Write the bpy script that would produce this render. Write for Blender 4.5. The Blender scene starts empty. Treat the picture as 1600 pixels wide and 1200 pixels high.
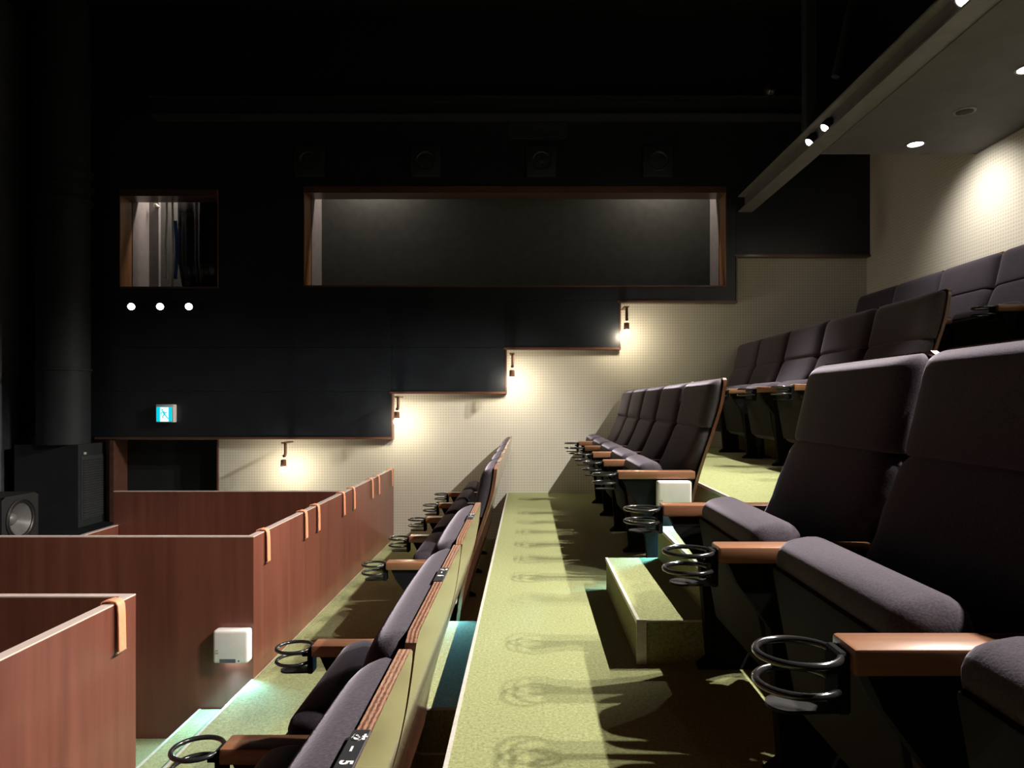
import bpy, bmesh, math, random
from mathutils import Vector, Matrix
PI = math.pi
rnd = random.Random(7)
SC = bpy.context.scene
COL = SC.collection

# ------------------------------------------------------------------ camera, world, exposure
EYE = 1.43                      # eye height above the pit floor (z = 0)
F = 1100.0                      # focal length in pixels of a 1600 x 1200 frame
CX, CY = 825.0, 630.0           # where the optical axis meets the frame
cam = bpy.data.cameras.new('camera')
cam.sensor_width = 36.0
cam.lens = F / 1600.0 * 36.0
cam.shift_x = (800 - CX) / 1600.0
cam.shift_y = (CY - 600) / 1600.0
cam.clip_start = 0.02
cam_o = bpy.data.objects.new('camera', cam)
cam_o.location = (0, 0, EYE)
cam_o.rotation_euler = (PI / 2, 0, 0)
COL.objects.link(cam_o)
SC.camera = cam_o

w = bpy.data.worlds.new('world')
w.use_nodes = True
w.node_tree.nodes['Background'].inputs[0].default_value = (0.5, 0.55, 0.65, 1)
w.node_tree.nodes['Background'].inputs[1].default_value = 0.0
SC.world = w
SC.view_settings.view_transform = 'Standard'
SC.view_settings.look = 'None'
SC.view_settings.exposure = 0.0
SC.view_settings.gamma = 1.0
SC.view_settings.use_curve_mapping = False
try:
    SC.cycles.use_denoising = True
    SC.cycles.max_bounces = 8
    SC.cycles.diffuse_bounces = 2
    SC.cycles.caustics_reflective = False
    SC.cycles.caustics_refractive = False
    SC.cycles.sample_clamp_indirect = 4.0
except Exception:
    pass

WARM = (1.0, 0.92, 0.83)
BULB = (1.0, 0.86, 0.63)
BLUISH = (0.22, 0.66, 0.95)
# (x, y, z relative to the eye, watts, aim dx, aim dz, cone degrees) : spots held by the steel beam
BEAM_SPOTS = [(1.86, 4.57, 1.72, 300), (1.86, 4.33, 1.72, 300), (1.86, 2.96, 1.72, 440), (1.86, 2.72, 1.72, 300),
              (1.86, 1.30, 1.72, 360), (1.86, 1.05, 1.72, 360)]
# recessed downlights of the low ceiling : y, watts (0 = unlit)
DOWNLIGHTS = [(4.45, 38), (3.95, 0), (3.45, 36), (2.95, 0), (2.45, 40), (1.45, 30), (0.45, 30)]
DOWN_X = 2.45

# levels, relative to the eye
FL = [-1.177, -0.78, -0.383, 0.014]          # floors of the four rows
RX = [-1.174, -0.178, 0.822, 1.822]          # front edges of the four row platforms
XB = [-0.135, 0.88, 1.875, 2.85]             # top rear edge of the seat backs
YW = 6.13                                    # far wall
XR, XL = 2.95, -4.33                         # rear wall of the hall, screen wall
YN = -2.6                                    # wall behind the camera
ZC = 3.35                                    # high ceiling
BACKX = XR
def Z(r): return r + EYE
def px(x, Y): return (x - CX) * Y / F
def pz(y, Y): return (CY - y) * Y / F + EYE

# ------------------------------------------------------------------ mesh helpers
class MB:
    def __init__(s):
        s.v = []; s.f = []
    def add(s, vs, fs):
        n = len(s.v); s.v += [tuple(v) for v in vs]; s.f += [tuple(i + n for i in f) for f in fs]; return s
    def box(s, x0, x1, y0, y1, z0, z1):
        v = [(x0,y0,z0),(x1,y0,z0),(x1,y1,z0),(x0,y1,z0),(x0,y0,z1),(x1,y0,z1),(x1,y1,z1),(x0,y1,z1)]
        return s.add(v, [(0,3,2,1),(4,5,6,7),(0,1,5,4),(1,2,6,5),(2,3,7,6),(3,0,4,7)])
    def rbox(s, x0, x1, y0, y1, z0, z1, r, seg=2):
        bm = bmesh.new()
        bmesh.ops.create_cube(bm, size=1)
        for v in bm.verts:
            v.co = Vector((x0 + (v.co.x + .5) * (x1 - x0), y0 + (v.co.y + .5) * (y1 - y0), z0 + (v.co.z + .5) * (z1 - z0)))
        bmesh.ops.bevel(bm, geom=bm.edges[:], offset=r, segments=seg, profile=0.5, affect='EDGES')
        return s.bm(bm)
    def bm(s, bm, mat=None):
        bm.verts.index_update()
        vs = [(mat @ v.co if mat else v.co.copy()) for v in bm.verts]
        fs = [tuple(v.index for v in f.verts) for f in bm.faces]
        bm.free()
        return s.add(vs, fs)
    def prism_y(s, poly, y0, y1):            # poly of (x, z), counter-clockwise seen from -y
        n = len(poly)
        v = [(x, y0, z) for x, z in poly] + [(x, y1, z) for x, z in poly]
        f = [tuple(range(n)), tuple(range(2 * n - 1, n - 1, -1))]
        f += [((i + 1) % n, i, i + n, (i + 1) % n + n) for i in range(n)]
        return s.add(v, f)
    def tube(s, path, r, n=10, caps=True):
        path = [Vector(p) for p in path]
        rs = r if isinstance(r, (list, tuple)) else [r] * len(path)
        rings = []; up = None
        for i, p in enumerate(path):
            a = path[max(i - 1, 0)]; b = path[min(i + 1, len(path) - 1)]
            t = (b - a).normalized()
            if up is None:
                up = Vector((0, 0, 1)) if abs(t.z) < .9 else Vector((1, 0, 0))
            x = t.cross(up).normalized(); up = x.cross(t).normalized()
            rings.append([p + (x * math.cos(2*PI*k/n) + up * math.sin(2*PI*k/n)) * rs[i] for k in range(n)])
        v = [q for rg in rings for q in rg]; f = []
        for i in range(len(path) - 1):
            for k in range(n):
                f.append((i*n+k, i*n+(k+1)%n, (i+1)*n+(k+1)%n, (i+1)*n+k))
        if caps:
            f.append(tuple(range(n - 1, -1, -1))); f.append(tuple((len(path)-1)*n + k for k in range(n)))
        return s.add(v, f)
    def lathe(s, prof, c, axis, n=24):       # prof: (radius, distance along the axis)
        axis = Vector(axis).normalized()
        u = axis.orthogonal().normalized(); w_ = axis.cross(u)
        c = Vector(c); v = []; f = []
        for r, h in prof:
            for k in range(n):
                v.append(c + axis * h + (u * math.cos(2*PI*k/n) + w_ * math.sin(2*PI*k/n)) * r)
        for i in range(len(prof) - 1):
            for k in range(n):
                f.append((i*n+k, i*n+(k+1)%n, (i+1)*n+(k+1)%n, (i+1)*n+k))
        f.append(tuple(range(n-1, -1, -1))); f.append(tuple((len(prof)-1)*n + k for k in range(n)))
        return s.add(v, f)
    def mesh(s, name, mat, smooth=None):
        me = bpy.data.meshes.new(name)
        me.from_pydata(s.v, [], s.f)
        me.validate(); me.update()
        if smooth:
            me.shade_smooth()
            me.set_sharp_from_angle(angle=math.radians(smooth))
        me.materials.append(mat)
        return me
    def build(s, name, mat, parent=None, smooth=None):
        return put(name, s.mesh(name, mat, smooth), parent)

def put(name, me, parent=None):
    o = bpy.data.objects.new(name, me)
    COL.objects.link(o)
    if parent is not None: o.parent = parent
    return o
def tag(o, label, cat, group=None):
    o['label'] = label; o['category'] = cat
    if group: o['group'] = group
    return o
def empty(name, loc, label, cat, group=None, rz=0):
    o = bpy.data.objects.new(name, None)
    o.empty_display_size = .1
    o.location = loc; o.rotation_euler = (0, 0, rz)
    COL.objects.link(o)
    return tag(o, label, cat, group)
def struct(o):
    o['kind'] = 'structure'; return o

def grid_solid(mb, xs, zs, filled, y0, y1):  # a slab with holes: only its outer faces
    nx, nz = len(xs) - 1, len(zs) - 1
    fl = lambda i, j: 0 <= i < nx and 0 <= j < nz and filled((xs[i]+xs[i+1])/2, (zs[j]+zs[j+1])/2)
    for i in range(nx):
        for j in range(nz):
            if not fl(i, j): continue
            a, b, c, d = xs[i], xs[i+1], zs[j], zs[j+1]
            mb.add([(a,y0,c),(b,y0,c),(b,y0,d),(a,y0,d)], [(0,1,2,3)])
            mb.add([(a,y1,c),(b,y1,c),(b,y1,d),(a,y1,d)], [(3,2,1,0)])
            if not fl(i-1, j): mb.add([(a,y0,c),(a,y1,c),(a,y1,d),(a,y0,d)], [(3,2,1,0)])
            if not fl(i+1, j): mb.add([(b,y0,c),(b,y1,c),(b,y1,d),(b,y0,d)], [(0,1,2,3)])
            if not fl(i, j-1): mb.add([(a,y0,c),(b,y0,c),(b,y1,c),(a,y1,c)], [(3,2,1,0)])
            if not fl(i, j+1): mb.add([(a,y0,d),(b,y0,d),(b,y1,d),(a,y1,d)], [(0,1,2,3)])
    return mb

# ------------------------------------------------------------------ materials
def new_mat(name):
    m = bpy.data.materials.new(name); m.use_nodes = True
    nt = m.node_tree; b = nt.nodes['Principled BSDF']
    return m, nt, b
def N(nt, t, **k):
    n = nt.nodes.new(t)
    for a, v in k.items(): setattr(n, a, v)
    return n
def coords(nt, scale=(1,1,1), rot=(0,0,0)):
    tc = N(nt, 'ShaderNodeTexCoord'); mp = N(nt, 'ShaderNodeMapping')
    mp.inputs['Scale'].default_value = scale; mp.inputs['Rotation'].default_value = rot
    nt.links.new(tc.outputs['Object'], mp.inputs['Vector'])
    return mp.outputs['Vector']
def ramp(nt, fac, stops):
    r = N(nt, 'ShaderNodeValToRGB')
    e = r.color_ramp.elements
    while len(e) < len(stops): e.new(0.5)
    for el, (p, c) in zip(e, stops):
        el.position = p; el.color = (*c, 1)
    nt.links.new(fac, r.inputs['Fac']); return r.outputs['Color']
def noise(nt, vec, scale, detail=3, rough=.55):
    n = N(nt, 'ShaderNodeTexNoise')
    n.inputs['Scale'].default_value = scale; n.inputs['Detail'].default_value = detail; n.inputs['Roughness'].default_value = rough
    nt.links.new(vec, n.inputs['Vector']); return n.outputs['Fac']
def bump(nt, b, h, strength, dist):
    n = N(nt, 'ShaderNodeBump'); n.inputs['Strength'].default_value = strength; n.inputs['Distance'].default_value = dist
    nt.links.new(h, n.inputs['Height']); nt.links.new(n.outputs['Normal'], b.inputs['Normal'])

def plain(name, col, rough=.6, metal=0.0, var=.12, nscale=30, spec=.5, bmp=0.0):
    m, nt, b = new_mat(name)
    v = coords(nt); f = noise(nt, v, nscale)
    c = ramp(nt, f, [(.3, tuple(x*(1-var) for x in col)), (.7, tuple(x*(1+var) for x in col))])
    nt.links.new(c, b.inputs['Base Color'])
    b.inputs['Roughness'].default_value = rough; b.inputs['Metallic'].default_value = metal
    b.inputs['Specular IOR Level'].default_value = spec
    if bmp: bump(nt, b, noise(nt, v, nscale*6), bmp, .003)
    return m
def wood(name, dark, light, rough=.4, along='z', scale=1.0, coat=0.0, spec=.5):
    m, nt, b = new_mat(name)
    s = {'z': (14,14,.9), 'x': (.9,14,14), 'y': (14,.9,14)}[along]
    v = coords(nt, tuple(q*scale for q in s))
    f = noise(nt, v, 3.0, 6, .6)
    f2 = noise(nt, coords(nt, tuple((q*.12 if q > 5 else q*.3)*scale for q in s)), 3.0, 2)
    mx = N(nt, 'ShaderNodeMath', operation='MULTIPLY_ADD'); mx.inputs[1].default_value = .6
    nt.links.new(f, mx.inputs[0])
    m2 = N(nt, 'ShaderNodeMath', operation='MULTIPLY'); m2.inputs[1].default_value = .4
    nt.links.new(f2, m2.inputs[0]); nt.links.new(m2.outputs[0], mx.inputs[2])
    c = ramp(nt, mx.outputs[0], [(.34, dark), (.66, light)])
    nt.links.new(c, b.inputs['Base Color'])
    b.inputs['Roughness'].default_value = rough; b.inputs['Coat Weight'].default_value = coat
    b.inputs['Coat Roughness'].default_value = .12; b.inputs['Specular IOR Level'].default_value = spec
    bump(nt, b, f, .08, .002)
    return m
def emit(name, col, strength):
    m, nt, b = new_mat(name)
    b.inputs['Base Color'].default_value = (0,0,0,1)
    b.inputs['Emission Color'].default_value = (*col, 1); b.inputs['Emission Strength'].default_value = strength
    return m

def fabric_mat(name, col):
    m, nt, b = new_mat(name)
    v = coords(nt); f = noise(nt, v, 260, 2, .7); g = noise(nt, v, 9, 3)
    c = ramp(nt, f, [(.3, tuple(x*.72 for x in col)), (.7, tuple(x*1.3 for x in col))])
    mx = N(nt, 'ShaderNodeMix', data_type='RGBA', blend_type='MULTIPLY'); mx.inputs['Factor'].default_value = .35
    nt.links.new(c, mx.inputs['A']); nt.links.new(ramp(nt, g, [(.3,(.75,.75,.75)),(.7,(1,1,1))]), mx.inputs['B'])
    nt.links.new(mx.outputs['Result'], b.inputs['Base Color'])
    b.inputs['Roughness'].default_value = .95; b.inputs['Specular IOR Level'].default_value = .15
    b.inputs['Sheen Weight'].default_value = .30; b.inputs['Sheen Roughness'].default_value = .35
    b.inputs['Sheen Tint'].default_value = (.85,.78,.95,1)
    bump(nt, b, f, .35, .0015)
    return m
def carpet_mat(name, col):
    m, nt, b = new_mat(name)
    v = coords(nt); f = noise(nt, v, 120, 4, .85); g = noise(nt, v, 3.2, 3)
    c = ramp(nt, f, [(.28, tuple(x*.45 for x in col)), (.72, tuple(x*1.45 for x in col))])
    mx = N(nt, 'ShaderNodeMix', data_type='RGBA', blend_type='MULTIPLY'); mx.inputs['Factor'].default_value = .3
    nt.links.new(c, mx.inputs['A']); nt.links.new(ramp(nt, g, [(.3,(.8,.82,.8)),(.7,(1,1,1))]), mx.inputs['B'])
    nt.links.new(mx.outputs['Result'], b.inputs['Base Color'])
    b.inputs['Roughness'].default_value = .98; b.inputs['Specular IOR Level'].default_value = .1
    b.inputs['Sheen Weight'].default_value = .1
    bump(nt, b, f, .5, .004)
    return m
def dotted_mat(name, col):                    # fine perforated wall board
    m, nt, b = new_mat(name)
    tc = N(nt, 'ShaderNodeTexCoord'); sp = N(nt, 'ShaderNodeSeparateXYZ')
    nt.links.new(tc.outputs['Object'], sp.inputs[0])
    ad = N(nt, 'ShaderNodeMath', operation='ADD'); nt.links.new(sp.outputs[0], ad.inputs[0]); nt.links.new(sp.outputs[1], ad.inputs[1])
    def cell(o):
        a = N(nt, 'ShaderNodeMath', operation='MULTIPLY'); a.inputs[1].default_value = 1/.0235
        nt.links.new(o, a.inputs[0])
        fr = N(nt, 'ShaderNodeMath', operation='FRACT'); nt.links.new(a.outputs[0], fr.inputs[0])
        s_ = N(nt, 'ShaderNodeMath', operation='SUBTRACT'); s_.inputs[1].default_value = .5; nt.links.new(fr.outputs[0], s_.inputs[0])
        q = N(nt, 'ShaderNodeMath', operation='POWER'); q.inputs[1].default_value = 2; nt.links.new(s_.outputs[0], q.inputs[0])
        return q.outputs[0]
    d = N(nt, 'ShaderNodeMath', operation='ADD'); nt.links.new(cell(ad.outputs[0]), d.inputs[0]); nt.links.new(cell(sp.outputs[2]), d.inputs[1])
    f = ramp(nt, d.outputs[0], [(.06, tuple(x*.80 for x in col)), (.13, col)])
    g = noise(nt, coords(nt), 5, 3)
    mx = N(nt, 'ShaderNodeMix', data_type='RGBA', blend_type='MULTIPLY'); mx.inputs['Factor'].default_value = .25
    nt.links.new(f, mx.inputs['A']); nt.links.new(ramp(nt, g, [(.3,(.85,.85,.83)),(.7,(1,1,1))]), mx.inputs['B'])
    nt.links.new(mx.outputs['Result'], b.inputs['Base Color'])
    b.inputs['Roughness'].default_value = .85; b.inputs['Specular IOR Level'].default_value = .25
    return m
def ply_mat(name):                            # the layered edge of bent plywood
    m, nt, b = new_mat(name)
    v = coords(nt, (1,.12,1))
    wv = N(nt, 'ShaderNodeTexWave', wave_type='BANDS', bands_direction='X')
    wv.inputs['Scale'].default_value = 62; wv.inputs['Distortion'].default_value = 3.5; wv.inputs['Detail'].default_value = 2
    wv.inputs['Detail Scale'].default_value = 20
    nt.links.new(v, wv.inputs['Vector'])
    c = ramp(nt, wv.outputs['Fac'], [(.15,(.10,.042,.027)), (.55,(.25,.12,.075)), (.9,(.38,.215,.14))])
    nt.links.new(c, b.inputs['Base Color']); b.inputs['Roughness'].default_value = .45
    return m

M = {}
M['beige'] = dotted_mat('beige_perforated_board', (.70, .675, .585))
M['black_wall'] = plain('black_painted_board', (.012, .015, .020), .36, var=.2, nscale=6, spec=.5)
M['black_paint'] = plain('matt_black_paint', (.010, .012, .015), .7, var=.2, nscale=8, spec=.2)
M['grey_wall'] = plain('charcoal_wall_paint', (.12, .125, .14), .8, nscale=10)
M['carpet'] = carpet_mat('yellow_green_carpet', (.275, .297, .136))
M['fabric'] = fabric_mat('plum_grey_wool', (.068, .058, .072))
M['fabric_under'] = plain('black_underside_cloth', (.018, .018, .02), .9, nscale=90, spec=.2)
M['arm_wood'] = wood('armrest_beech_stain', (.20, .085, .045), (.34, .165, .09), .35, 'x', 2.0, .2)
M['ply'] = ply_mat('plywood_edge')
M['shell'] = wood('lacquered_veneer', (.075, .03, .018), (.17, .072, .042), .22, 'z', 1.5, .85, .5)
M['panel_wood'] = wood('red_brown_veneer', (.115, .035, .023), (.195, .066, .043), .38, 'z', .55, .25)
M['lit_edge_wood'] = wood('lit_edge_band', (.68, .54, .49), (.80, .66, .60), .25, 'y', 1.0, .6)  # pale band; the lamps' sheen along the tops is painted into its colour
M['trim_wood'] = wood('trim_walnut', (.075, .032, .023), (.135, .062, .042), .35, 'x', 1.5, .3)
M['jamb_wood'] = wood('jamb_oak', (.24, .11, .045), (.42, .21, .10), .45, 'z', 1.5, .1)
M['metal_black'] = plain('black_powder_coat', (.012, .012, .013), .8, .0, nscale=60, spec=.03)
M['ring'] = plain('glossy_black_steel', (.02, .02, .021), .16, .0, nscale=40, spec=.9)
M['tray'] = plain('dark_tray_plastic', (.010, .010, .011), .7, .0, nscale=50, spec=.2)
M['alu'] = plain('pale_metal_nosing', (.62, .60, .54), .4, .3, nscale=60)
M['white'] = plain('white_plastic', (.84, .80, .80), .4, nscale=20, var=.03)
M['grey_window'] = plain('smoked_window', (.10, .11, .13), .2, nscale=20)
M['print_grey'] = plain('small_grey_print', (.38, .35, .32), .6, nscale=20)
M['orange'] = plain('orange_leather', (.80, .31, .17), .5, nscale=80, var=.1, bmp=.1)
M['brass'] = plain('brass_pin', (.75, .58, .36), .3, .9, nscale=40)
M['copper'] = plain('copper_socket', (.26, .13, .085), .45, .5, nscale=40)
M['bulb'] = emit('warm_bulb', BULB, 225)
M['spot_lens'] = emit('spot_lens', (1.0, .9, .82), 60)
M['small_lens'] = emit('small_spot_lens', (1.0, .87, .80), 25)
M['led'] = emit('cool_led', (.6, .88, 1.0), 25)
M['exit_green'] = emit('exit_cyan_green', (.0, .62, .75), 1.1)
M['exit_white'] = emit('exit_white', (.85, 1.0, 1.0), 1.15)
M['steel'] = plain('painted_grey_steel', (.15, .15, .15), .55, .0, nscale=12)
M['dark_steel'] = plain('dark_truss_steel', (.02, .022, .026), .6, .0, nscale=12)
M['soffit'] = plain('grey_soffit_paint', (.09, .088, .089), .8, nscale=8)
M['cone'] = plain('speaker_cone_paper', (.15, .147, .147), .35, nscale=30)
M['speaker_box'] = plain('black_speaker_paint', (.014, .014, .016), .6, nscale=30)
M['rubber'] = plain('speaker_surround', (.02, .02, .021), .35, nscale=30)
M['vinyl'] = plain('black_vinyl_curtain', (.012, .012, .014), .25, nscale=10, spec=.8)
M['blue'] = plain('blue_cloth', (.04, .13, .45), .6, nscale=60)
M['whitecloth'] = plain('white_strap', (.88, .87, .86), .5, nscale=60)
M['booth_grey'] = plain('booth_grey_paint', (.20, .185, .185), .8, nscale=14)
M['booth_dim'] = plain('booth_paint_dimmed', (.075, .082, .076), .85, nscale=14)  # the dimness at the back of the niche is put into this colour
M['plate'] = plain('black_number_plate', (.03, .03, .034), .4, nscale=60)
M['ink'] = plain('white_engraving', (.85, .85, .85), .5, nscale=60, var=.02)
M['grille'] = plain('louvre_steel', (.035, .038, .04), .5, nscale=20)
M['duct'] = plain('dark_duct_paint', (.022, .026, .028), .6, .0, nscale=10, spec=.2)

# ------------------------------------------------------------------ lights
def spot(name, loc, aim, watts, deg, blend=.35, col=WARM, rad=.03, parent=None):
    l = bpy.data.lights.new(name, 'SPOT')
    l.energy = watts; l.spot_size = math.radians(deg); l.spot_blend = blend; l.color = col; l.shadow_soft_size = rad
    o = bpy.data.objects.new(name, l); COL.objects.link(o)
    o.location = loc
    o.rotation_euler = Vector(aim).to_track_quat('-Z', 'Y').to_euler()
    if parent is not None:
        o.parent = parent; o.location = Vector(loc) - Vector(parent.location)
    return o

# ------------------------------------------------------------------ room shell
WT = .25
# window openings in the far wall (x0, x1, z0, z1) and the door
YP = 6.07                                     # front face of the black boarding
W1 = (px(187, YP), px(341, YP), pz(450, YP), pz(297, YP))
W2 = (px(475, YP), px(1134, YP), pz(448, YP), pz(292, YP))
DR = (px(184, YW), px(341, YW), 0.0, pz(687, YW))
def in_hole(x, z, holes): return any(a < x < b and c < z < d for a, b, c, d in holes)

mb = MB()
xs = sorted({XL - .3, XR + .3, W1[0], W1[1], W2[0], W2[1], DR[0], DR[1]})
zs = sorted({-.05, Z(ZC), W1[2], W1[3], W2[2], W2[3], DR[3], DR[2]})
grid_solid(mb, xs, zs, lambda x, z: not in_hole(x, z, [W1, W2, (DR[0], DR[1], 0, DR[3])]), YW, YW + .20)
struct(mb.build('wall_back', M['beige']))
mb = MB().box(XR, XR + .2, YN, YW, -.05, Z(ZC)); struct(mb.build('wall_right', M['beige']))
struct(MB().box(XR - .02, XR - .001, YN, YW - .01, Z(2.2), Z(ZC)).build('wall_right', M['black_wall']))
mb = MB().box(XL - .2, XL, YN, YW, -.05, Z(ZC)); struct(mb.build('wall_left', M['grey_wall']))
mb = MB().box(XL - .3, XR + .3, YN - .2, YN, -.05, Z(ZC)); struct(mb.build('wall_front', M['grey_wall']))
mb = MB().box(XL - .3, XR + .3, YN - .2, YW + .3, Z(ZC), Z(ZC) + .15); struct(mb.build('ceiling', M['black_paint']))

# floors: the pit and one carpeted platform per row, each with a metal nosing
fl = struct(MB().box(XL, RX[0], YN, YW, -.1, 0).build('floor', M['carpet']))
edges = RX + [XR]
for i in range(4):
    f_ = struct(MB().box(edges[i], edges[i+1], YN, YW, -.1, Z(FL[i])).build('floor', M['carpet']))
    MB().box(edges[i] - .004, edges[i] + .006, YN + .01, YW - .005, Z(FL[i]) - .012, Z(FL[i]) + .0015).build('nosing', M['alu'], f_)
# low stage along the screen wall
struct(MB().box(XL, -3.1, YN, YW, 0.0, Z(-1.02)).build('floor', M['black_paint']))

# black boarding with a stepped lower edge: separate boards with fine joints
ZT = Z(ZC)
SX = [px(v, YP) for v in (612, 790, 968, 1150)]
SZ = [pz(v, YP) for v in (683, 612, 543, 470, 398)]
up = bpy.data.objects.new('wall_upper', None); COL.objects.link(up); struct(up)
G = .0012
cuts = [SZ[0], SZ[1], SZ[2], SZ[3], SZ[4]]
def board(x0, x1, z0, z1, holes=()):
    xs_ = sorted({x0 + G, x1 - G} | {v for h in holes for v in h[:2] if x0 < v < x1})
    zs_ = sorted({z0 + G, z1 - G} | {v for h in holes for v in h[2:] if z0 < v < z1})
    b_ = MB(); grid_solid(b_, xs_, zs_, lambda x, z: not in_hole(x, z, holes), YP, YW - .002)
    b_.build('panel', M['black_wall'], up)
lefts = [XL, -2.70, -1.93]
board(XL, SX[0], SZ[0], SZ[1]); 
board(XL, SX[0], SZ[1], SZ[2]); board(SX[0], SX[1], SZ[1], SZ[2])
board(XL, SX[0], SZ[2], SZ[3]); board(SX[0], SX[1], SZ[2], SZ[3]); board(SX[1], SX[2], SZ[2], SZ[3])
tops = [XL, -2.30, 0.0, SX[3]]
board(XL, -2.30, SZ[3], ZT, (W1,)); board(-2.30, SX[3], SZ[3], ZT, (W2,))
board(SX[3], XR, SZ[4], ZT)
# wooden edge strips of the steps
tn = [0]
def trim(x0, x1, y0, y1, z0, z1, mat='trim_wood'):
    tn[0] += 1
    struct(MB().box(x0, x1, y0, y1, z0, z1).build('trim_%d' % tn[0], M[mat]))
T = .018
hx = [DR[0], *SX, XR]
for k in range(5):
    x0 = hx[k] if k else XL + .6
    trim(x0 - (T if k else 0), hx[k+1], YP - .012, YW, SZ[k] - T, SZ[k])
    if k < 4:
        trim(hx[k+1] - .0, hx[k+1] + T * .6, YP - .012, YW, SZ[k] - T, SZ[k+1] - T)

# windows: wooden reveal, then a grey booth niche with its own small lamp
def window(n, Wn, depth, xr_extra):
    x0, x1, z0, z1 = Wn
    root = bpy.data.objects.new('window_%d' % n, None); COL.objects.link(root); struct(root)
    t = .006; yb = YW + .12
    MB().box(x0 - .002, x0 + t, YP - .001, yb, z0, z1).build('jamb', M['jamb_wood'], root)
    MB().box(x1 - t, x1 + .002, YP - .001, yb, z0, z1).build('jamb', M['jamb_wood'], root)
    MB().box(x0 + t, x1 - t, YP - .015, yb, z1 - .055, z1 + .002).build('header', M['trim_wood'], root)
    MB().box(x0 + t, x1 - t, YP - .015, yb, z0 - .002, z0 + .010).build('sill', M['trim_wood'], root)
    y2 = yb + depth
    zt = z1 + .5
    struct(root)
    b_ = MB()
    b_.box(x0 - .05, x0 + .012, yb, y2 + .05, z0 - .06, zt)
    b_.build('side_wall', M['booth_grey'], root)
    MB().box(x1 - .012, x1 + .05, yb, y2 + .05, z0 - .06, zt).build('side_wall', M['booth_grey'], root)
    MB().box(x0 - .05, x1 + .05, y2, y2 + .05, z0 - .06, zt).build('rear_wall', M['booth_dim'], root)
    MB().box(x0 - .05, x1 + .05, yb, y2, z0 - .06, z0 - .0).build('ledge', M['booth_dim'], root)
    MB().box(x0 - .05, x1 + .05, yb, y2 + .05, zt, zt + .05).build('lid', M['booth_dim'], root)
    MB().box(x0 - .05, x1 + .05, YW + .20, YW + .22, z1, zt).build('lid', M['booth_dim'], root)
    return root
win1 = window(1, W1, .42, 0)
win2 = window(2, W2, .30, 0)
def booth_light(x, y, z, wts, sx, sy):
    l = bpy.data.lights.new('booth_lamp', 'AREA'); l.shape = 'RECTANGLE'; l.size = sx; l.size_y = sy
    l.energy = wts; l.color = (1, .84, .72)
    o = bpy.data.objects.new('booth_lamp', l); COL.objects.link(o); o.location = (x, y, z); return o
booth_light((W1[0]+W1[1])/2, YW + .36, W1[3] + .42, 15, .5, .05)
booth_light(W2[0] + .5, YW + .33, W2[3] + .42, 9, .5, .05)
booth_light(W2[1] - .5, YW + .33, W2[3] + .42, 9, .5, .05)

# door in the far wall: opening, brown jambs, dark leaf set back
dr = bpy.data.objects.new('door_1', None); COL.objects.link(dr); struct(dr)
MB().box(DR[0] - .03, DR[0] + .005, YP - .01, YW + .19, 0, DR[3]).build('jamb', M['trim_wood'], dr)
MB().box(DR[1] - .006, DR[1] + .006, YW - .015, YW + .19, 0, DR[3]).build('jamb', M['trim_wood'], dr)
MB().box(DR[0], DR[1], YW + .14, YW + .19, 0, DR[3]).build('door_leaf', M['duct'], dr)

# low ceiling over the rear rows
SOF = 1.64; XS0 = 1.93; YS1 = 4.64
struct(MB().box(XS0, XR, YN, YS1, Z(SOF), Z(SOF) + .08).build('ceiling', M['soffit']))

# ------------------------------------------------------------------ steelwork
def h_beam(mb, x0, x1, y0, y1, z0, z1, tf=.012, tw=.01):   # an H section along y
    xm = (x0 + x1) / 2
    mb.box(x0, x1, y0, y1, z0, z0 + tf); mb.box(x0, x1, y0, y1, z1 - tf, z1)
    mb.box(xm - tw/2, xm + tw/2, y0, y1, z0 + tf, z1 - tf)
    return mb
struct(h_beam(MB(), 1.81, 1.93, YN, 6.06, Z(1.645), Z(1.785)).build('trim_30', M['steel']))
m_ = MB(); 
def h_beam_x(mb, x0, x1, y0, y1, z0, z1, tf=.014, tw=.012):
    ym = (y0 + y1) / 2
    mb.box(x0, x1, y0, y1, z0, z0 + tf); mb.box(x0, x1, y0, y1, z1 - tf, z1); mb.box(x0, x1, ym - tw/2, ym + tw/2, z0 + tf, z1 - tf)
    return mb
struct(h_beam_x(MB(), px(240, 5.98), 2.38, 5.90, 6.06, Z(2.42), Z(2.58)).build('trim_31', M['dark_steel']))
struct(MB().box(px(1256, 4.6), px(1272, 4.6), 4.56, 4.64, Z(1.785), Z(ZC)).build('trim_32', M['dark_steel']))
struct(MB().tube([(px(1305, 4.3), 4.3, pz(120, 4.3)), (px(1345, 4.3), 4.3, pz(-60, 4.3))], .025, 8).build('trim_33', M['dark_steel']))
for k, yy in enumerate((5.0, 3.4, 1.8)):
    struct(h_beam_x(MB(), XL, 1.8, yy - .07, yy + .07, Z(2.95), Z(3.15)).build('trim_%d' % (34 + k), M['dark_steel']))

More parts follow.
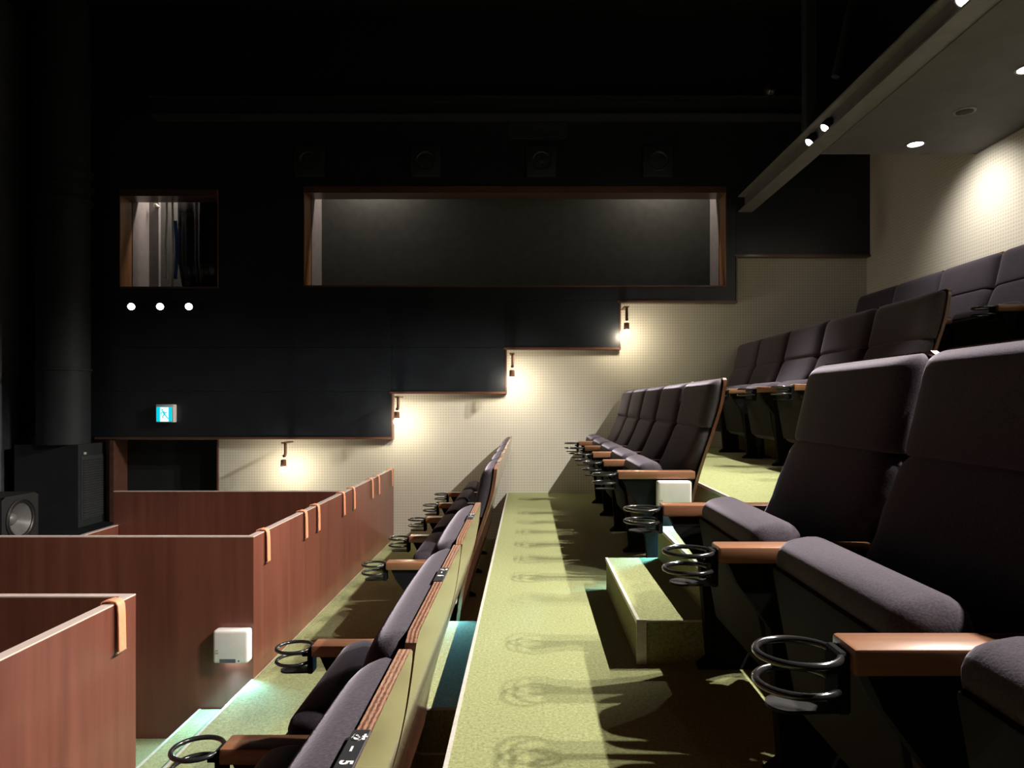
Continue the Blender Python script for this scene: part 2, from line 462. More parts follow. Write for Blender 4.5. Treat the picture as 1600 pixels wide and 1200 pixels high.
# ------------------------------------------------------------------ seats
FABRIC = M['fabric']
def shell_x(z):                               # rear face of the plywood back
    P = [(.18, -.172), (.28, -.160), (.36, -.147), (.47, -.117), (.56, -.088), (.64, -.060), (.72, -.033), (.78, -.016), (.84, -.006), (.893, 0.0)]
    if z <= P[0][0]: return P[0][1]
    for (a, xa), (b, xb) in zip(P, P[1:]):
        if z <= b:
            t = (z - a) / (b - a); return xa + (xb - xa) * t
    return P[-1][1]
HW = .290; PT = .014
def sm(z):                                    # smoothed profile
    return sum(shell_x(z + d) for d in (-.03, -.015, 0, .015, .03)) / 5 if z < .86 else shell_x(z)
def shell_mb():
    mb = MB(); n = 30; zt, zb, r = .893, .185, .022  # lower edge extended to keep light from passing under the seats
    rows = []
    for i in range(n + 1):
        z = zb + (zt - zb) * (1 - (1 - i / n) ** 1.3)
        d = zt - z; hw = HW
        if d < r: hw = HW - r + math.sqrt(max(0, r*r - (r - d)**2))
        d2 = z - zb
        if d2 < .03: hw -= .03 - math.sqrt(max(0, .03**2 - (.03 - d2)**2))
        x = sm(z)
        rows.append((x, z, max(hw, .002)))
    v = []; f = []
    for x, z, hw in rows:
        v += [(x, -hw, z), (x, hw, z), (x - PT, hw, z), (x - PT, -hw, z)]
    for i in range(n):
        a = 4*i; b = a + 4
        f += [(a, a+1, b+1, b), (a+1, a+2, b+2, b+1), (a+2, a+3, b+3, b+2), (a+3, a, b, b+3)]
    f += [(3, 2, 1, 0), (4*n, 4*n+1, 4*n+2, 4*n+3)]
    mb.add(v, f)
    return mb
def shell_mesh():
    me = shell_mb().mesh('back_shell', M['shell'], 40)
    me.materials.append(M['ply'])
    for p in me.polygons:                     # broad faces veneer, thin edges ply
        if abs(p.normal.x) < .55 and p.normal.z > .2 and abs(p.normal.y) < .9: p.material_index = 1
    for p in me.polygons:
        ys = [me.vertices[i].co.y for i in p.vertices]
        zs_ = [me.vertices[i].co.z for i in p.vertices]
        xs_ = [me.vertices[i].co.x for i in p.vertices]
        if max(ys) - min(ys) > .2 and max(zs_) - min(zs_) > .002: p.material_index = 0
    return me
def cushion_mb(z0, z1, thick, hw, ends):      # pad lying on the front of the shell
    mb = MB(); nu, nv = 20, 22
    v = []; f = []
    for j in range(nv + 1):
        t = j / nv
        tt = .5 - .5 * math.cos(PI * t)
        z = z0 + (z1 - z0) * tt
        for i in range(nu + 1):
            u = -math.cos(PI * i / nu)
            e = (1 - abs(u) ** 15) ** (1/2.0)
            q = 2 * tt - 1
            n_ = ends[0] if q < 0 else ends[1]
            g = (1 - abs(q) ** abs(n_)) ** (1/2.0)
            if n_ < 0: g = .60 + .40 * g          # the sewn seam is a shallow crease
            th = thick(z) * min(1, (e * g)) * (1 + .22 * (1 - u*u) * .6)
            hw_ = hw if z > .56 else hw - .024 * min(1, (.56 - z) / .05)
            hh = hw_ * (1 - .10 * (max(0, abs(q) - .72) / .28) ** 3 * (1 if q > 0 else 0))
            x = sm(z) - PT - .012 - th
            v.append((x, u * hh, z))
    W_ = nu + 1
    for j in range(nv):
        for i in range(nu):
            a = j*W_ + i; f.append((a, a + W_, a + W_ + 1, a + 1))
    n0 = len(v)
    idx = [i for i in range(W_)] + [j*W_ + nu for j in range(1, nv + 1)] + [nv*W_ + i for i in range(nu - 1, -1, -1)] + [j*W_ for j in range(nv - 1, 0, -1)]
    bk = []
    for k in idx:
        x, y, z = v[k]; v.append((sm(z) - PT - .002, y * .97, z)); bk.append(len(v) - 1)
    m = len(idx)
    for k in range(m):
        f.append((idx[k], idx[(k+1) % m], bk[(k+1) % m], bk[k]))
    f.append(tuple(bk))
    mb.add(v, f); return mb
def head_th(z): return .040 + .008 * math.sin(PI * (z - .67) / .22)
def back_th(z): return .041 + .034 * math.exp(-((z - .40) / .13) ** 2)
def seat_mesh():                              # folded up seat pad, rounded like a loaf
    bm = bmesh.new(); bmesh.ops.create_cube(bm, size=1)
    for v in bm.verts: v.co = Vector((v.co.x * .118, v.co.y * .505, v.co.z * .37))
    ed = [e for e in bm.edges]
    bmesh.ops.bevel(bm, geom=ed, offset=.046, segments=5, profile=.5, affect='EDGES')
    mat = Matrix.Translation((-.305, 0, .332)) @ Matrix.Rotation(math.radians(-10), 4, 'Y')
    return MB().bm(bm, mat).mesh('seat_cushion', FABRIC, 50)
def pan_mesh():
    bm = bmesh.new(); bmesh.ops.create_cube(bm, size=1)
    for v in bm.verts: v.co = Vector((v.co.x * .022, v.co.y * .44, v.co.z * .29))
    bmesh.ops.bevel(bm, geom=bm.edges[:], offset=.009, segments=2, profile=.5, affect='EDGES')
    mat = Matrix.Translation((-.305, 0, .325)) @ Matrix.Rotation(math.radians(-10), 4, 'Y') @ Matrix.Translation((-.057, 0, 0))
    return MB().bm(bm, mat).mesh('seat_pan', M['fabric_under'], 40)
ARM_Y = -.30
def arm_mesh():
    return MB().rbox(-.486, -.150, ARM_Y - .033, ARM_Y + .033, .449, .483, .005, 2).mesh('armrest', M['arm_wood'], 40)
def standard_mesh():
    poly = [(-.465,.449), (-.445,.405), (-.375,.31), (-.352,.03), (-.375,.012), (-.375,0), (-.19,0), (-.19,.012), (-.232,.03), (-.245,.2), (-.235,.32), (-.20,.37), (-.172,.449)]
    mb = MB().prism_y(poly, ARM_Y - .019, ARM_Y + .019)
    mb.box(-.380, -.185, ARM_Y - .020, ARM_Y + .020, 0, .010)
    mb.box(-.23, -.166, ARM_Y - .016, ARM_Y + .016, .385, .425)
    return mb.mesh('standard', M['metal_black'], 35)
CHX = -.543
def holder_mesh():                            # bracket on the front end of the armrest
    mb = MB().rbox(-.500, -.4845, ARM_Y - .022, ARM_Y + .022, .398, .474, .003, 1)
    mb.lathe([(.0055, 0), (.0055, .016)], (-.499, ARM_Y - .014, .452), (-1, 0, 0), 10)
    return mb.mesh('cup_holder', M['metal_black'], 35)
def ring_mesh(z, r):
    path = []
    for k in range(37):
        a = math.radians(20 + 320 * k / 36)
        path.append((CHX + r * math.cos(a), ARM_Y + r * math.sin(a), z))
    a0 = path[0]; a1 = path[-1]
    path = [(-.488, ARM_Y + .013, z - .004)] + path + [(-.488, ARM_Y - .013, z - .004)]
    return MB().tube(path, .0050, 10).mesh('ring', M['ring'], 60)
def tray_mesh():
    poly = []
    for k in range(15):
        a = math.radians(90 + 180 * k / 14)
        poly.append((-.556 + .026 * math.cos(a), ARM_Y + .026 * math.sin(a)))
    poly = [(-.49, ARM_Y + .022)] + poly + [(-.49, ARM_Y - .022)]
    n = len(poly); v = [(x, y, .401) for x, y in poly] + [(x, y, .4055) for x, y in poly]
    f = [tuple(range(n - 1, -1, -1)), tuple(range(n, 2*n))] + [(i, (i+1) % n, (i+1) % n + n, i + n) for i in range(n)]
    return MB().add(v, f).mesh('drip_tray', M['tray'])
def shift_mesh(me, dy):
    m2 = me.copy()
    for v in m2.vertices: v.co.y += dy
    return m2

ME = dict(shell=shell_mesh(), head=cushion_mb(.672, .888, head_th, .284, (-14, 6)).mesh('headrest_cushion', FABRIC, 70),
          back=cushion_mb(.30, .676, back_th, .284, (5, -24)).mesh('back_cushion', FABRIC, 70),
          seat=seat_mesh(), pan=pan_mesh(), arm=arm_mesh(), std=standard_mesh(), hold=holder_mesh(),
          r1=ring_mesh(.468, .050), r2=ring_mesh(.432, .050), tray=tray_mesh())
ME2 = {k: shift_mesh(ME[k], .60) for k in ('arm', 'std', 'hold', 'r1', 'r2', 'tray')}
PLATE = MB().rbox(-.0165, -.0005, -.045, .045, .8925, .8945, .0008, 1).mesh('number_plate', M['plate'])

def text_mesh(s, size):
    cu = bpy.data.curves.new('lettering', 'FONT'); cu.body = s; cu.size = size
    cu.align_x = 'CENTER'; cu.align_y = 'CENTER'; cu.extrude = .0002; cu.offset = .0004
    o = bpy.data.objects.new('lettering', cu); COL.objects.link(o)
    dg = bpy.context.evaluated_depsgraph_get(); dg.update()
    me = bpy.data.meshes.new_from_object(o.evaluated_get(dg))
    bpy.data.objects.remove(o); bpy.data.curves.remove(cu)
    me.name = 'lettering'
    return me
def letters(ch, off, size):                    # reads along -y, top of the letters towards +x
    t = text_mesh(ch, size)
    vs = [(-.0085 + v.co.y, off - v.co.x, .8947 + v.co.z) for v in t.vertices]
    fs = [tuple(p.vertices) for p in t.polygons]
    bpy.data.meshes.remove(t)
    me = bpy.data.meshes.new('lettering'); me.from_pydata(vs, [], fs); me.update()
    me.materials.append(M['ink']); return me

def make_chair(row, y, label, group, far_arm=False, number=None, lowarm=True):
    root = empty('cinema_seat', (XB[row], y, Z(FL[row])), label, 'seat', group)
    put('back_shell', ME['shell'], root)
    put('headrest_cushion', ME['head'], root)
    put('back_cushion', ME['back'], root)
    s_ = put('seat_cushion', ME['seat'], root); put('seat_pan', ME['pan'], s_)
    for mm in ([ME] if lowarm else []) + ([ME2] if far_arm else []):
        put('armrest', mm['arm'], root); put('standard', mm['std'], root)
        h = put('cup_holder', mm['hold'], root)
        put('ring', mm['r1'], h); put('ring', mm['r2'], h); put('drip_tray', mm['tray'], h)
    if number:
        p = put('number_plate', PLATE, root); p.location = (0, .02, 0)
        for ch, off in (('あ', .030), ('–', .010), (str(number), -.012)):
            put('lettering', letters(ch, off, .0148), p)
    return root

ORD = ['first', 'second', 'third', 'fourth', 'fifth', 'sixth']
NEAR_Y = {0: [.545, 1.145, 1.745], 1: [-.018, .582, 1.182, 1.782], 2: [], 3: []}
FAR0 = 3.10
rowname = ['front row', 'second row', 'third row', 'back row']
for i, y in enumerate(NEAR_Y[0]):
    lab = ['front row seat nearest the camera, its number plate reading あ-5',
           'middle front row seat on the near side of the aisle',
           'front row seat on the near side, right beside the aisle steps'][i]
    make_chair(0, y, lab, 'front row seats before the aisle', i == 2, 5 + i)
for i, y in enumerate(NEAR_Y[1]):
    lab = ['second row seat at the bottom right corner, only its folded cushion edge showing',
           'large second row seat at the right edge of the picture',
           'large dark second row seat, second from the aisle steps',
           'second row seat beside the carpeted aisle steps, near side'][i]
    if i == 0: lab = 'second row seat partly out of frame at the bottom right corner'
    if i == 1: lab = 'dark second row seat cut by the right edge, its wooden armrest nearest the camera'
    if i == 2: lab = 'big dark seat with full back in view at right, next to the aisle-side seat'
    make_chair(1, y, lab, 'second row seats before the aisle', i == 3)
for row, g in ((0, 'front row seats beyond the aisle'), (1, 'second row seats beyond the aisle'), (2, 'third row seats beyond the aisle')):
    for k in range(5):
        y = FAR0 + .30 + .60 * k
        if k == 4: y -= .005
        if k == 0: lab = '%s plum grey seat at the far side of the aisle, bordering it' % rowname[row]
        elif k == 4: lab = '%s plum grey seat touching the far beige wall' % rowname[row]
        else: lab = '%s plum grey seat, %s from the aisle on the far side' % (rowname[row], ORD[k])
        make_chair(row, y, lab, g, k == 4 and False, (8 + k) if row == 0 else None)
for k in range(5):
    y = 3.27 + .60 * k
    lab = ['back row seat at the right edge with only part in frame', 'back row seat behind the wooden armrest and cup holder at right',
           'back row plum grey seat, third from the far wall', 'back row plum grey seat, second from the far wall',
           'back row plum grey seat at the far end next to beige wall'][k]
    make_chair(3, y, lab, 'back row seats under the low ceiling', k == 4)

# ------------------------------------------------------------------ carpeted aisle steps
def step(x0, x1, y0, y1, z0, z1, label):
    r = empty('carpeted_step', ((x0+x1)/2, (y0+y1)/2, Z(z0)), label, 'step', 'carpeted aisle step boxes')
    cx, cy, cz = (x0+x1)/2, (y0+y1)/2, Z(z0)
    def bx(a, b, c, d, e, f_): return MB().box(a - cx, b - cx, c - cy, d - cy, e - cz, f_ - cz)
    bx(x0, x1, y0, y1, Z(z0), Z(z1)).build('carpet_box', M['carpet'], r)
    bx(x0 - .004, x0 + .006, y0, y1, Z(z1) - .012, Z(z1) + .0015).build('nosing', M['alu'], r)
    bx(x0 - .004, x0 + .026, y0 - .003, y0 + .001, Z(z0), Z(z1) + .001).build('corner_strip', M['alu'], r)
    bx(x0 + .026, x1, y0 - .003, y0 + .002, Z(z1) - .006, Z(z1) - .0006).build('edge_strip', M['alu'], r)
S3 = (FL[2] - FL[1]) / 3
AY0, AY1 = 2.105, 2.95
step(.328, .822, AY0, AY1, FL[1], FL[1] + S3, 'lower carpeted step box with pale metal edges leading up to the third row')
step(.545, .820, AY0 + .004, AY1 - .003, FL[1] + S3 + .0005, FL[1] + 2*S3, 'upper step box at the third row, tinted blue by the step light')
step(-.672, -.178, AY0, AY1, FL[0], FL[0] + S3, 'lower carpeted step behind the front row, leading to the second row')
step(-.455, -.180, AY0 + .004, AY1 - .003, FL[0] + S3 + .0005, FL[0] + 2*S3, 'upper carpeted step behind the front row seats, lit blue at its far end')
step(-1.174 - .22, -1.174, 2.1, 2.99, -1.43, -1.30, 'pale blue lit carpeted step between the two wooden enclosures')

# ------------------------------------------------------------------ wooden partitions of the box seats
PX = -1.17; PT2 = .03; PTOP = -.568
def panel(name, parent, x0, x1, y0, y1, z0, z1, along):
    p = MB().box(x0, x1, y0, y1, z0, z1 - .004).build(name, M['panel_wood'], parent)
    MB().box(x0, x1, y0, y1, z1 - .004, z1).build('lit_edge_band', M['lit_edge_wood'], p)
    return p
pf = empty('wooden_partition', (PX, 4.5, 0), 'long red-brown wooden partition reaching the far wall, with seven orange straps over its top', 'partition')
o_ = Vector(pf.location)
def rel(root):
    loc = Vector(root.location)
    def f_(name, x0, x1, y0, y1, z0, z1):
        return panel(name, root, x0 - loc.x, x1 - loc.x, y0 - loc.y, y1 - loc.y, z0 - loc.z, z1 - loc.z, 'y')
    return f_
A = rel(pf)
A('side_panel', PX - PT2, PX, 3.0, YW - .002, 0, Z(PTOP))
A('front_panel', -2.676, PX - PT2, 3.0, 3.03, 0, Z(PTOP))
A('rear_panel', -2.676, PX - PT2, 4.545, 4.575, 0, Z(PTOP))
A('low_panel', -2.676, -2.646, 3.03, 4.545, 0, Z(-.786))
pn = empty('wooden_partition', (PX, .8, 0), 'red-brown wooden partition at the lower left corner with one orange strap', 'partition')
B = rel(pn)
B('side_panel', PX - PT2, PX, YN + .002, 2.10, 0, Z(PTOP))
B('front_panel', -2.676, PX - PT2, 2.07, 2.10, 0, Z(PTOP))
B('low_panel', -2.676, -2.646, YN + .002, 2.07, 0, Z(-.786))

# orange leather straps folded over the partition tops
def strap_mesh():
    mb = MB(); hw = .017; t = .0035
    zt = .0
    pts = [(-PT2 - .006, -.12), (-PT2 - .007, -.02), (-PT2 - .004, .003), (-PT2/2, .008), (.004, .004), (.009, -.006), (.011, -.03), (.012, -.08), (.013, -.135)]
    n = len(pts); v = []; f = []
    for i, (x, z) in enumerate(pts):
        a = Vector(pts[max(i-1,0)]); b = Vector(pts[min(i+1,n-1)])
        d = (b - a).normalized(); nx, nz = -d.y, d.x
        if i < 3 and nx > 0: pass
        v += [(x, -hw, z), (x, hw, z), (x + nx*t, hw, z + nz*t), (x + nx*t, -hw, z + nz*t)]
    for i in range(n - 1):
        a = 4*i; b = a + 4
        f += [(a, a+1, b+1, b), (a+1, a+2, b+2, b+1), (a+2, a+3, b+3, b+2), (a+3, a, b, b+3)]
    f += [(3,2,1,0), (4*n-4, 4*n-3, 4*n-2, 4*n-1)]
    return mb.add(v, f).mesh('strap', M['orange'], 60)
SM = strap_mesh()
PIN = MB().tube([(.0135, -.025, -.137), (.0135, .020, -.137)], .0035, 8).mesh('pin', M['brass'], 60)
YS = [2.005, 3.14, 3.68, 3.90, 4.44, 4.70, 5.25, 5.48, 6.01]
SL = ['orange leather strap on the partition at the lower left corner', 'orange strap nearest the white light box, on the front corner of the long partition',
      'second orange strap along the long partition', 'third orange strap along the long partition, close behind the second',
      'fourth orange strap along the long partition', 'fifth orange strap along the long partition, close behind the fourth',
      'sixth orange strap along the long partition, near the far wall', 'seventh orange strap along the long partition, close behind the sixth',
      'last orange strap on the long partition, beside the far wall']
for y, l in zip(YS, SL):
    r = empty('leather_strap', (PX, y, Z(PTOP)), l, 'strap', 'orange straps over the wooden partitions')
    put('strap_loop', SM, r); put('pin', PIN, r)
pf['label'] = 'long red-brown wooden partition reaching the far wall, orange straps over its top'

# ------------------------------------------------------------------ white step lights
def step_light(x, y, z, label, watts):
    r = empty('step_light', (x, y, z), label, 'light', 'white step lights')
    bm = bmesh.new(); bmesh.ops.create_cube(bm, size=1)
    for v in bm.verts: v.co = Vector((v.co.x * .148, v.co.y * .05 - .025, v.co.z * .138))
    bmesh.ops.bevel(bm, geom=bm.edges[:], offset=.012, segments=3, profile=.6, affect='EDGES')
    MB().bm(bm).build('housing', M['white'], r, 40)
    MB().rbox(-.045, .022, -.0515, -.049, -.066, -.050, .001, 1).build('sensor_window', M['grey_window'], r)
    MB().lathe([(.004, 0), (.003, .0015)], (.035, -.050, -.058), (0, -1, 0), 12).build('sensor_dot', M['grey_window'], r, 40)
    MB().box(-.068, -.050, -.0506, -.0495, -.030, -.022).box(-.068, -.052, -.0506, -.0495, -.018, -.012).build('small_print', M['print_grey'], r)
    MB().box(-.04, .04, -.040, -.012, -.0694, -.0686).build('led_strip', M['led'], r)
    spot('step_lamp', (x, y - .030, z - .080), (0.1, -.9, -1), watts, 140, .5, BLUISH, .02, r)
    return r
step_light(-1.247, 2.999, Z(-1.022), 'white step light box on the front corner of the long wooden partition', 16)
step_light(.632, FAR0 - .0205, Z(-.405), 'white light box on the end of the second row, above the aisle steps', 22)
step_light(-.383, FAR0 - .0205, Z(-.802), 'white step light on the front row end seat beside the aisle, mostly hidden', 22)

# ------------------------------------------------------------------ bulb lamps in the corners of the stepped boarding
def wall_lamp(x, ztop, zb, label):
    y = YP + .005; yl = YW - .25
    r = empty('wall_lamp', (x, yl, ztop), label, 'lamp', 'bare bulb lamps under the stepped boarding')
    d = ztop - zb
    MB().rbox(-.022, .022, .0, .188, -.012, 0.0, .003, 1).build('bracket', M['copper'], r)
    MB().tube([(0.006, .03, -.01), (0.006, .03, -d*.42), (0.006, .012, -d*.5), (0, 0, -d*.5)], .012, 10).build('stem', M['copper'], r, 50)
    MB().lathe([(.012, 0), (.022, -.004), (.024, -.055), (.021, -.060)], (0, 0, -d + .085), (0, 0, 1), 16).build('socket', M['copper'], r, 40)
    pr = [(.012, .034)]
    for k in range(1, 9):
        a = math.radians(115 - 180 * k / 8 * .97)
        pr.append((.027 * math.cos(math.radians(64 - 154 * k / 8)) , .027 * math.sin(math.radians(64 - 154 * k / 8)) ))
    pr = [(max(rr, .0008), h) for rr, h in pr]
    MB().lathe(pr, (0, 0, -d), (0, 0, 1), 20).build('bulb', M['bulb'], r, 60)
for (bx_, ty, by), lab in zip([(441, 686, 734), (618, 614, 659), (798, 546, 594), (977, 473, 520)],
        ['glowing bulb lamp under the lowest black boarding, above the wooden enclosure', 'glowing bulb lamp in the lowest step corner of the black boarding',
         'glowing bulb lamp in the middle step corner of the black boarding', 'glowing bulb lamp in the highest lit step corner, nearest the long window']):
    wall_lamp(px(bx_ + 2, 5.88), pz(ty + 5, 5.88), pz(by, 5.88), lab)

# ------------------------------------------------------------------ spots on the beam, downlights, spots under the small window
def spot_head(name, loc, aim, label, cat, group, lens, r=.034, watts=0, deg=120, L=.07, mount=None):
    root = empty(name, loc, label, cat, group)
    a = Vector(aim).normalized()
    MB().lathe([(r*.55, -L), (r*.9, -L*.8), (r, -L*.3), (r, 0), (r*.86, 0), (r*.84, -.006)], (0,0,0), a, 20).build('housing', M['metal_black'], root, 40)
    MB().lathe([(r*.82, -.004), (r*.6, .004), (r*.15, .008)], (0,0,0), a, 20).build('lens', lens, root, 60)
    if mount is not None:
        MB().tube([-a * L * .6, Vector(mount) - Vector(loc)], .007, 8).build('bracket', M['metal_black'], root, 60)
    if watts: spot('spot_beam', Vector(loc) + a * .02, aim, watts, deg, .4, WARM, .022, root)
    return root
labs = ['lit spotlight on the steel beam, lower of the close pair', 'lit spotlight on the steel beam, upper of the close pair',
        'bright spotlight on the steel beam at the top edge of the picture']
for k, (x, y, z, wt) in enumerate(BEAM_SPOTS):
    lab = labs[k] if k < 3 else 'spotlight on the steel beam above the near seats, %s beyond the frame' % ORD[k - 3]
    spot_head('beam_spotlight', (x - .035, y, Z(z) - .03), (-.88, -.04, -1), lab, 'spotlight', 'spotlights along the steel beam', M['spot_lens'],
              .036, wt, 86, .07, (1.868, y, Z(1.76)))
for k, (y, wt) in enumerate(DOWNLIGHTS):
    lab = {0: 'bright recessed downlight in the low ceiling, nearest the far wall', 1: 'unlit recessed downlight in the low ceiling, right of the bright one'}.get(k, 'recessed downlight of the low ceiling above the back row, %s beyond the frame' % ORD[max(k - 2, 0)])
    r = empty('recessed_downlight', (DOWN_X, y, Z(SOF)), lab, 'downlight', 'recessed downlights in the low ceiling')
    MB().lathe([(.058, 0), (.058, -.004), (.046, -.006), (.046, 0)], (0,0,0), (0,0,1), 28).build('rim', M['steel'], r, 40)
    MB().lathe([(.045, -.001), (.040, -.0035), (.01, -.004)], (0,0,0), (0,0,1), 28).build('lens', M['spot_lens'] if wt else M['tray'], r, 40)
    if wt: spot('downlight_beam', (DOWN_X, y, Z(SOF) - .02), (.95, .12, -1), wt, 104, 1.0, WARM, .03, r)
for k, xx in enumerate((205, 250, 295)):
    spot_head('small_spotlight', (px(xx, 5.94), 5.94, pz(479, 5.94)), (.40, -1, -.10), 'small lit spotlight under the small window, %s' % ['leftmost of the three', 'middle of the three', 'rightmost of the three'][k],
              'spotlight', 'three small spotlights under the small window', M['small_lens'], .034, 0, 100, .06, (px(xx, 6.06), YP, pz(470, 6.06)))

# ------------------------------------------------------------------ exit sign
ex = empty('exit_sign', (px(256, 6.0), YP, pz(646, 6.0)), 'small square lit exit sign with a running figure in a doorway', 'sign')
EW = .155
MB().rbox(-EW/2, EW/2, -.06, 0, -EW/2, EW/2, .008, 2).build('housing', M['white'], ex, 40)
MB().box(-EW/2 + .010, EW/2 - .014, -.0625, -.059, -EW/2 + .008, EW/2 - .022).build('green_face', M['exit_green'], ex)
MB().box(-.036, .036, -.0640, -.0622, -EW/2 + .008, EW/2 - .026).build('door_shape', M['exit_white'], ex)
rm = MB()
def limb(p, q, w_):
    (x0, z0), (x1, z1) = p, q
    d = Vector((x1-x0, z1-z0)).normalized(); nx, nz = -d.y*w_, d.x*w_
    rm.prism_y([(x0-nx, z0-nz), (x1-nx, z1-nz), (x1+nx, z1+nz), (x0+nx, z0+nz)], -.0652, -.0638)
limb((-.010,.018), (.004,-.008), .0065); limb((-.010,.018), (-.026,.006), .003); limb((-.026,.006), (-.028,-.008), .003)
limb((-.006,.014), (.014,.004), .003); limb((.014,.004), (.024,.012), .003)
limb((.004,-.008), (-.012,-.022), .004); limb((-.012,-.022), (-.010,-.042), .0035)
limb((.004,-.008), (.018,-.026), .004); limb((.018,-.026), (.036,-.046), .0035)
rm.lathe([(.007, 0), (.007, .0014)], (-.017, -.0638, .029), (0,-1,0), 14)
rm.build('running_figure', M['exit_green'], ex)

# ------------------------------------------------------------------ things on and near the far wall
for k, xx in enumerate((482, 664.5, 846, 1029)):
    yy = 6.02
    c = (px(xx, yy), yy, pz(251, yy))
    lab = 'dark square wall speaker high on the black boarding, %s' % ['leftmost of the four', 'second from the left', 'third from the left', 'rightmost of the four'][k]
    r = empty('wall_speaker', c, lab, 'speaker', 'square wall speakers above the windows')
    MB().rbox(-.126, .126, 0, .049, -.126, .126, .006, 2).build('cabinet', M['duct'], r, 40)
    MB().lathe([(.092, -.004), (.088, .006), (.078, .008), (.070, .001), (.030, -.02), (.012, -.016)], (0, 0, 0), (0, -1, 0), 28).build('driver', M['rubber'], r, 40)
    MB().lathe([(.020, -.003), (.019, .006), (.008, .010)], (0, 0, 0), (0, -1, 0), 16).build('tweeter', M['rubber'], r, 40)
vg = empty('air_grille', (px(840, 6.05), YP, pz(203, 6.05)), 'dark slotted air grille high above the long window', 'vent')
MB().box(-.25, .25, -.006, 0, -.07, -.062).box(-.25, .25, -.006, 0, .062, .07).box(-.25, -.242, -.006, 0, -.062, .062).box(.242, .25, -.006, 0, -.062, .062).build('frame', M['grille'], vg)
LS = MB().prism_y([(-.242,-.004),(.242,-.004),(.242,.004),(-.242,.004)], -.012, -.001).mesh('slat', M['grille'])
for k in range(8):
    s_ = put('slat', LS, vg); s_.location = (0, 0, -.05 + k * .0143)
dm = empty('dome_camera', (px(1203, 5.85), 5.85, pz(143, 5.85)), 'small dark dome camera fixed to the cross beam near the ceiling', 'camera')
MB().lathe([(.05, .045), (.055, .03), (.05, .0), (.035, -.03), (.01, -.042)], (0,0,0), (0,0,1), 20).build('dome', M['ring'], dm, 60)
MB().tube([(0, 0, .04), (0, .03, .06), (0, .06, .06)], .012, 8).build('bracket', M['metal_black'], dm, 60)

# tall duct and louvred cabinet in the far left corner
lc = empty('louvred_cabinet', (-3.86, 5.94, Z(-1.02)), 'dark floor cabinet with a louvred side in the far left corner', 'cabinet')
H = .68
MB().box(-.34, .182, -.185, .188, 0, H).build('body', M['duct'], lc)
MB().box(.182, .188, -.15, .15, .06, H - .10).build('louvre_frame', M['grille'], lc)
LV = MB().add([(.188,-.135,0),(.188,.135,0),(.200,.135,-.010),(.200,-.135,-.010),(.188,-.135,-.004),(.188,.135,-.004)],
              [(0,1,2,3),(3,2,5,4),(0,3,4),(1,5,2),(0,4,5,1)]).mesh('slat', M['grille'])
for k in range(24):
    s_ = put('slat', LV, lc); s_.location = (0, 0, .085 + k * .0205)
MB().rbox(.186, .196, -.125, -.095, H - .085, H - .065, .002, 1).build('latch', M['alu'], lc)
du = empty('round_duct', (-3.885, 5.89, Z(-1.02) + H), 'tall round dark air duct rising above the louvred cabinet', 'duct')
top = Z(ZC) - (Z(-1.02) + H)
MB().lathe([(.195, 0), (.195, top)], (0,0,0), (0,0,1), 32).build('tube', M['duct'], du, 40)
for k, zz in enumerate((.62, 1.5, 2.02, 2.14, 2.27)):
    MB().lathe([(.196, -.012), (.206 if k < 2 else .222, -.010), (.206 if k < 2 else .222, .010), (.196, .012)], (0,0,zz), (0,0,1), 32).build('collar', M['duct'], du, 40)
# subwoofer on the stage
sw = empty('floor_speaker', (-3.88, 5.12, Z(-1.02)), 'black floor speaker with one big bare cone at the left edge', 'speaker')
c_ = MB(); n = 40; hx, hy, hz, fx = .26, .185, .355, .19
c_.add([(-hx,-hy,0),(fx,-hy,0),(fx,hy,0),(-hx,hy,0),(-hx,-hy,hz),(fx,-hy,hz),(fx,hy,hz),(-hx,hy,hz)], [(0,3,2,1),(4,5,6,7),(0,1,5,4),(2,3,7,6),(3,0,4,7)])
inner = []; outer = []
for k in range(n):
    a_ = 2*PI*(k + .5)/n; cy_, cz_ = math.cos(a_), math.sin(a_)
    q = min(hy / max(abs(cy_), 1e-6), (hz/2) / max(abs(cz_), 1e-6))
    outer.append((fx, cy_*q, hz/2 + cz_*q)); inner.append((fx, cy_*.136, hz/2 + cz_*.136))
c_.add(outer + inner, [(k, (k+1) % n, n + (k+1) % n, n + k) for k in range(n)])
c_.build('cabinet', M['speaker_box'], sw)
def ringset(prof, mat, name):
    b_ = MB()
    for rr, h in prof: b_.v += [(fx + h, rr * math.cos(2*PI*(k+.5)/n), hz/2 + rr * math.sin(2*PI*(k+.5)/n)) for k in range(n)]
    for i in range(len(prof) - 1):
        for k in range(n): b_.f.append((i*n+k, i*n+(k+1)%n, (i+1)*n+(k+1)%n, (i+1)*n+k))
    return b_.build(name, mat, sw, 60)
ringset([(.150, 0), (.150, .008), (.140, .010), (.136, .002)], M['rubber'], 'rim')
ringset([(.137, .002), (.130, .010), (.120, .008), (.116, -.002)], M['rubber'], 'surround')
ringset([(.117, -.002), (.085, -.035), (.046, -.078)], M['cone'], 'cone')
ringset([(.047, -.078), (.044, -.062), (.030, -.046), (.012, -.040), (.001, -.039)], M['cone'], 'dust_cap')

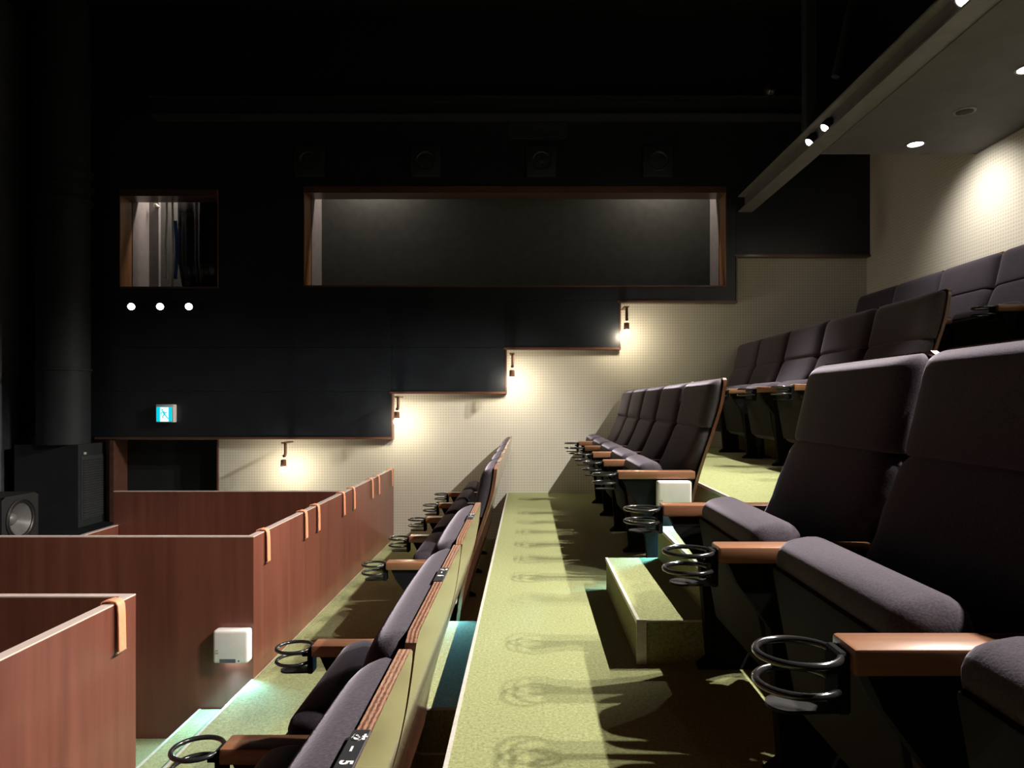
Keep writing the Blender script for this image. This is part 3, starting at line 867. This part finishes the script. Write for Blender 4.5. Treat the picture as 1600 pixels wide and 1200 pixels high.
# ------------------------------------------------------------------ things behind the small window
def wx(x, Y): return px(x, Y)
yv = 6.40
cu = MB(); n = 36; v = []; f = []
x0, x1 = wx(277, yv), W1[1] - .015
for i in range(n + 1):
    t = i / n; x = x0 + (x1 - x0) * t
    y = yv + .03 * math.sin(t * 9.0) + .012 * math.sin(t * 23 + 1)
    for z in (W1[2] + .01, W1[2] + .3, W1[2] + .55, W1[3] + .3):
        xx = x + (.05 * (1 - t) if z < W1[2] + .2 else 0)
        v.append((xx, y, z)); 
for i in range(n):
    for j in range(3): f.append((4*i+j, 4*i+4+j, 4*i+5+j, 4*i+1+j))
cu.add(v, f)
co = cu.build('vinyl_curtain', M['vinyl'], None, 70)
so = co.modifiers.new('thick', 'SOLIDIFY'); so.thickness = .004
tag(co, 'glossy black vinyl curtain hanging behind the small window', 'curtain')
def drop(name, pts, wd, mat, label, cat):
    b_ = MB(); vv = []; ff = []
    for (xp, yp) in pts:
        x = wx(xp, 6.33); z = pz(yp, 6.33)
        vv += [(x - wd, 6.325, z), (x + wd, 6.33, z), (x + wd, 6.337, z), (x - wd, 6.332, z)]
    n = len(pts)
    for i in range(n - 1):
        a = 4*i; b = a + 4
        ff += [(a, b, b+1, a+1), (a+1, b+1, b+2, a+2), (a+2, b+2, b+3, a+3), (a+3, b+3, b, a)]
    ff += [(0,1,2,3), (4*n-1, 4*n-2, 4*n-3, 4*n-4)]
    o = b_.add(vv, ff).build(name, mat, None, 50); return tag(o, label, cat)
drop('hanging_strap', [(260, 290), (261, 340), (259, 380), (260, 436)], .008, M['whitecloth'], 'pale narrow strap hanging behind the small window, left of the blue cloth', 'strap')
drop('pale_strip', [(269, 290), (270, 350), (271, 410), (269, 449)], .007, M['whitecloth'], 'pale edge strip hanging beside the blue cloth behind the small window', 'strip')
drop('blue_cloth', [(274, 345), (276, 380), (276, 405), (274, 436)], .013, M['blue'], 'narrow blue cloth hanging behind the small window', 'cloth')
kb = MB().lathe([(.012, 0), (.012, .02), (.020, .026), (.020, .045), (.010, .05)], (wx(246, 6.5), 6.52, pz(322, 6.5)), (-.3, -1, 0), 16).build('coat_knob', M['alu'], None, 40)
tag(kb, 'small shiny knob on the grey wall behind the small window', 'knob')
MB().box(wx(207, 6.56), wx(246, 6.5), 6.52, 6.56, W1[2], W1[3] + .2).build('partition_wall', M['booth_grey'], win1)
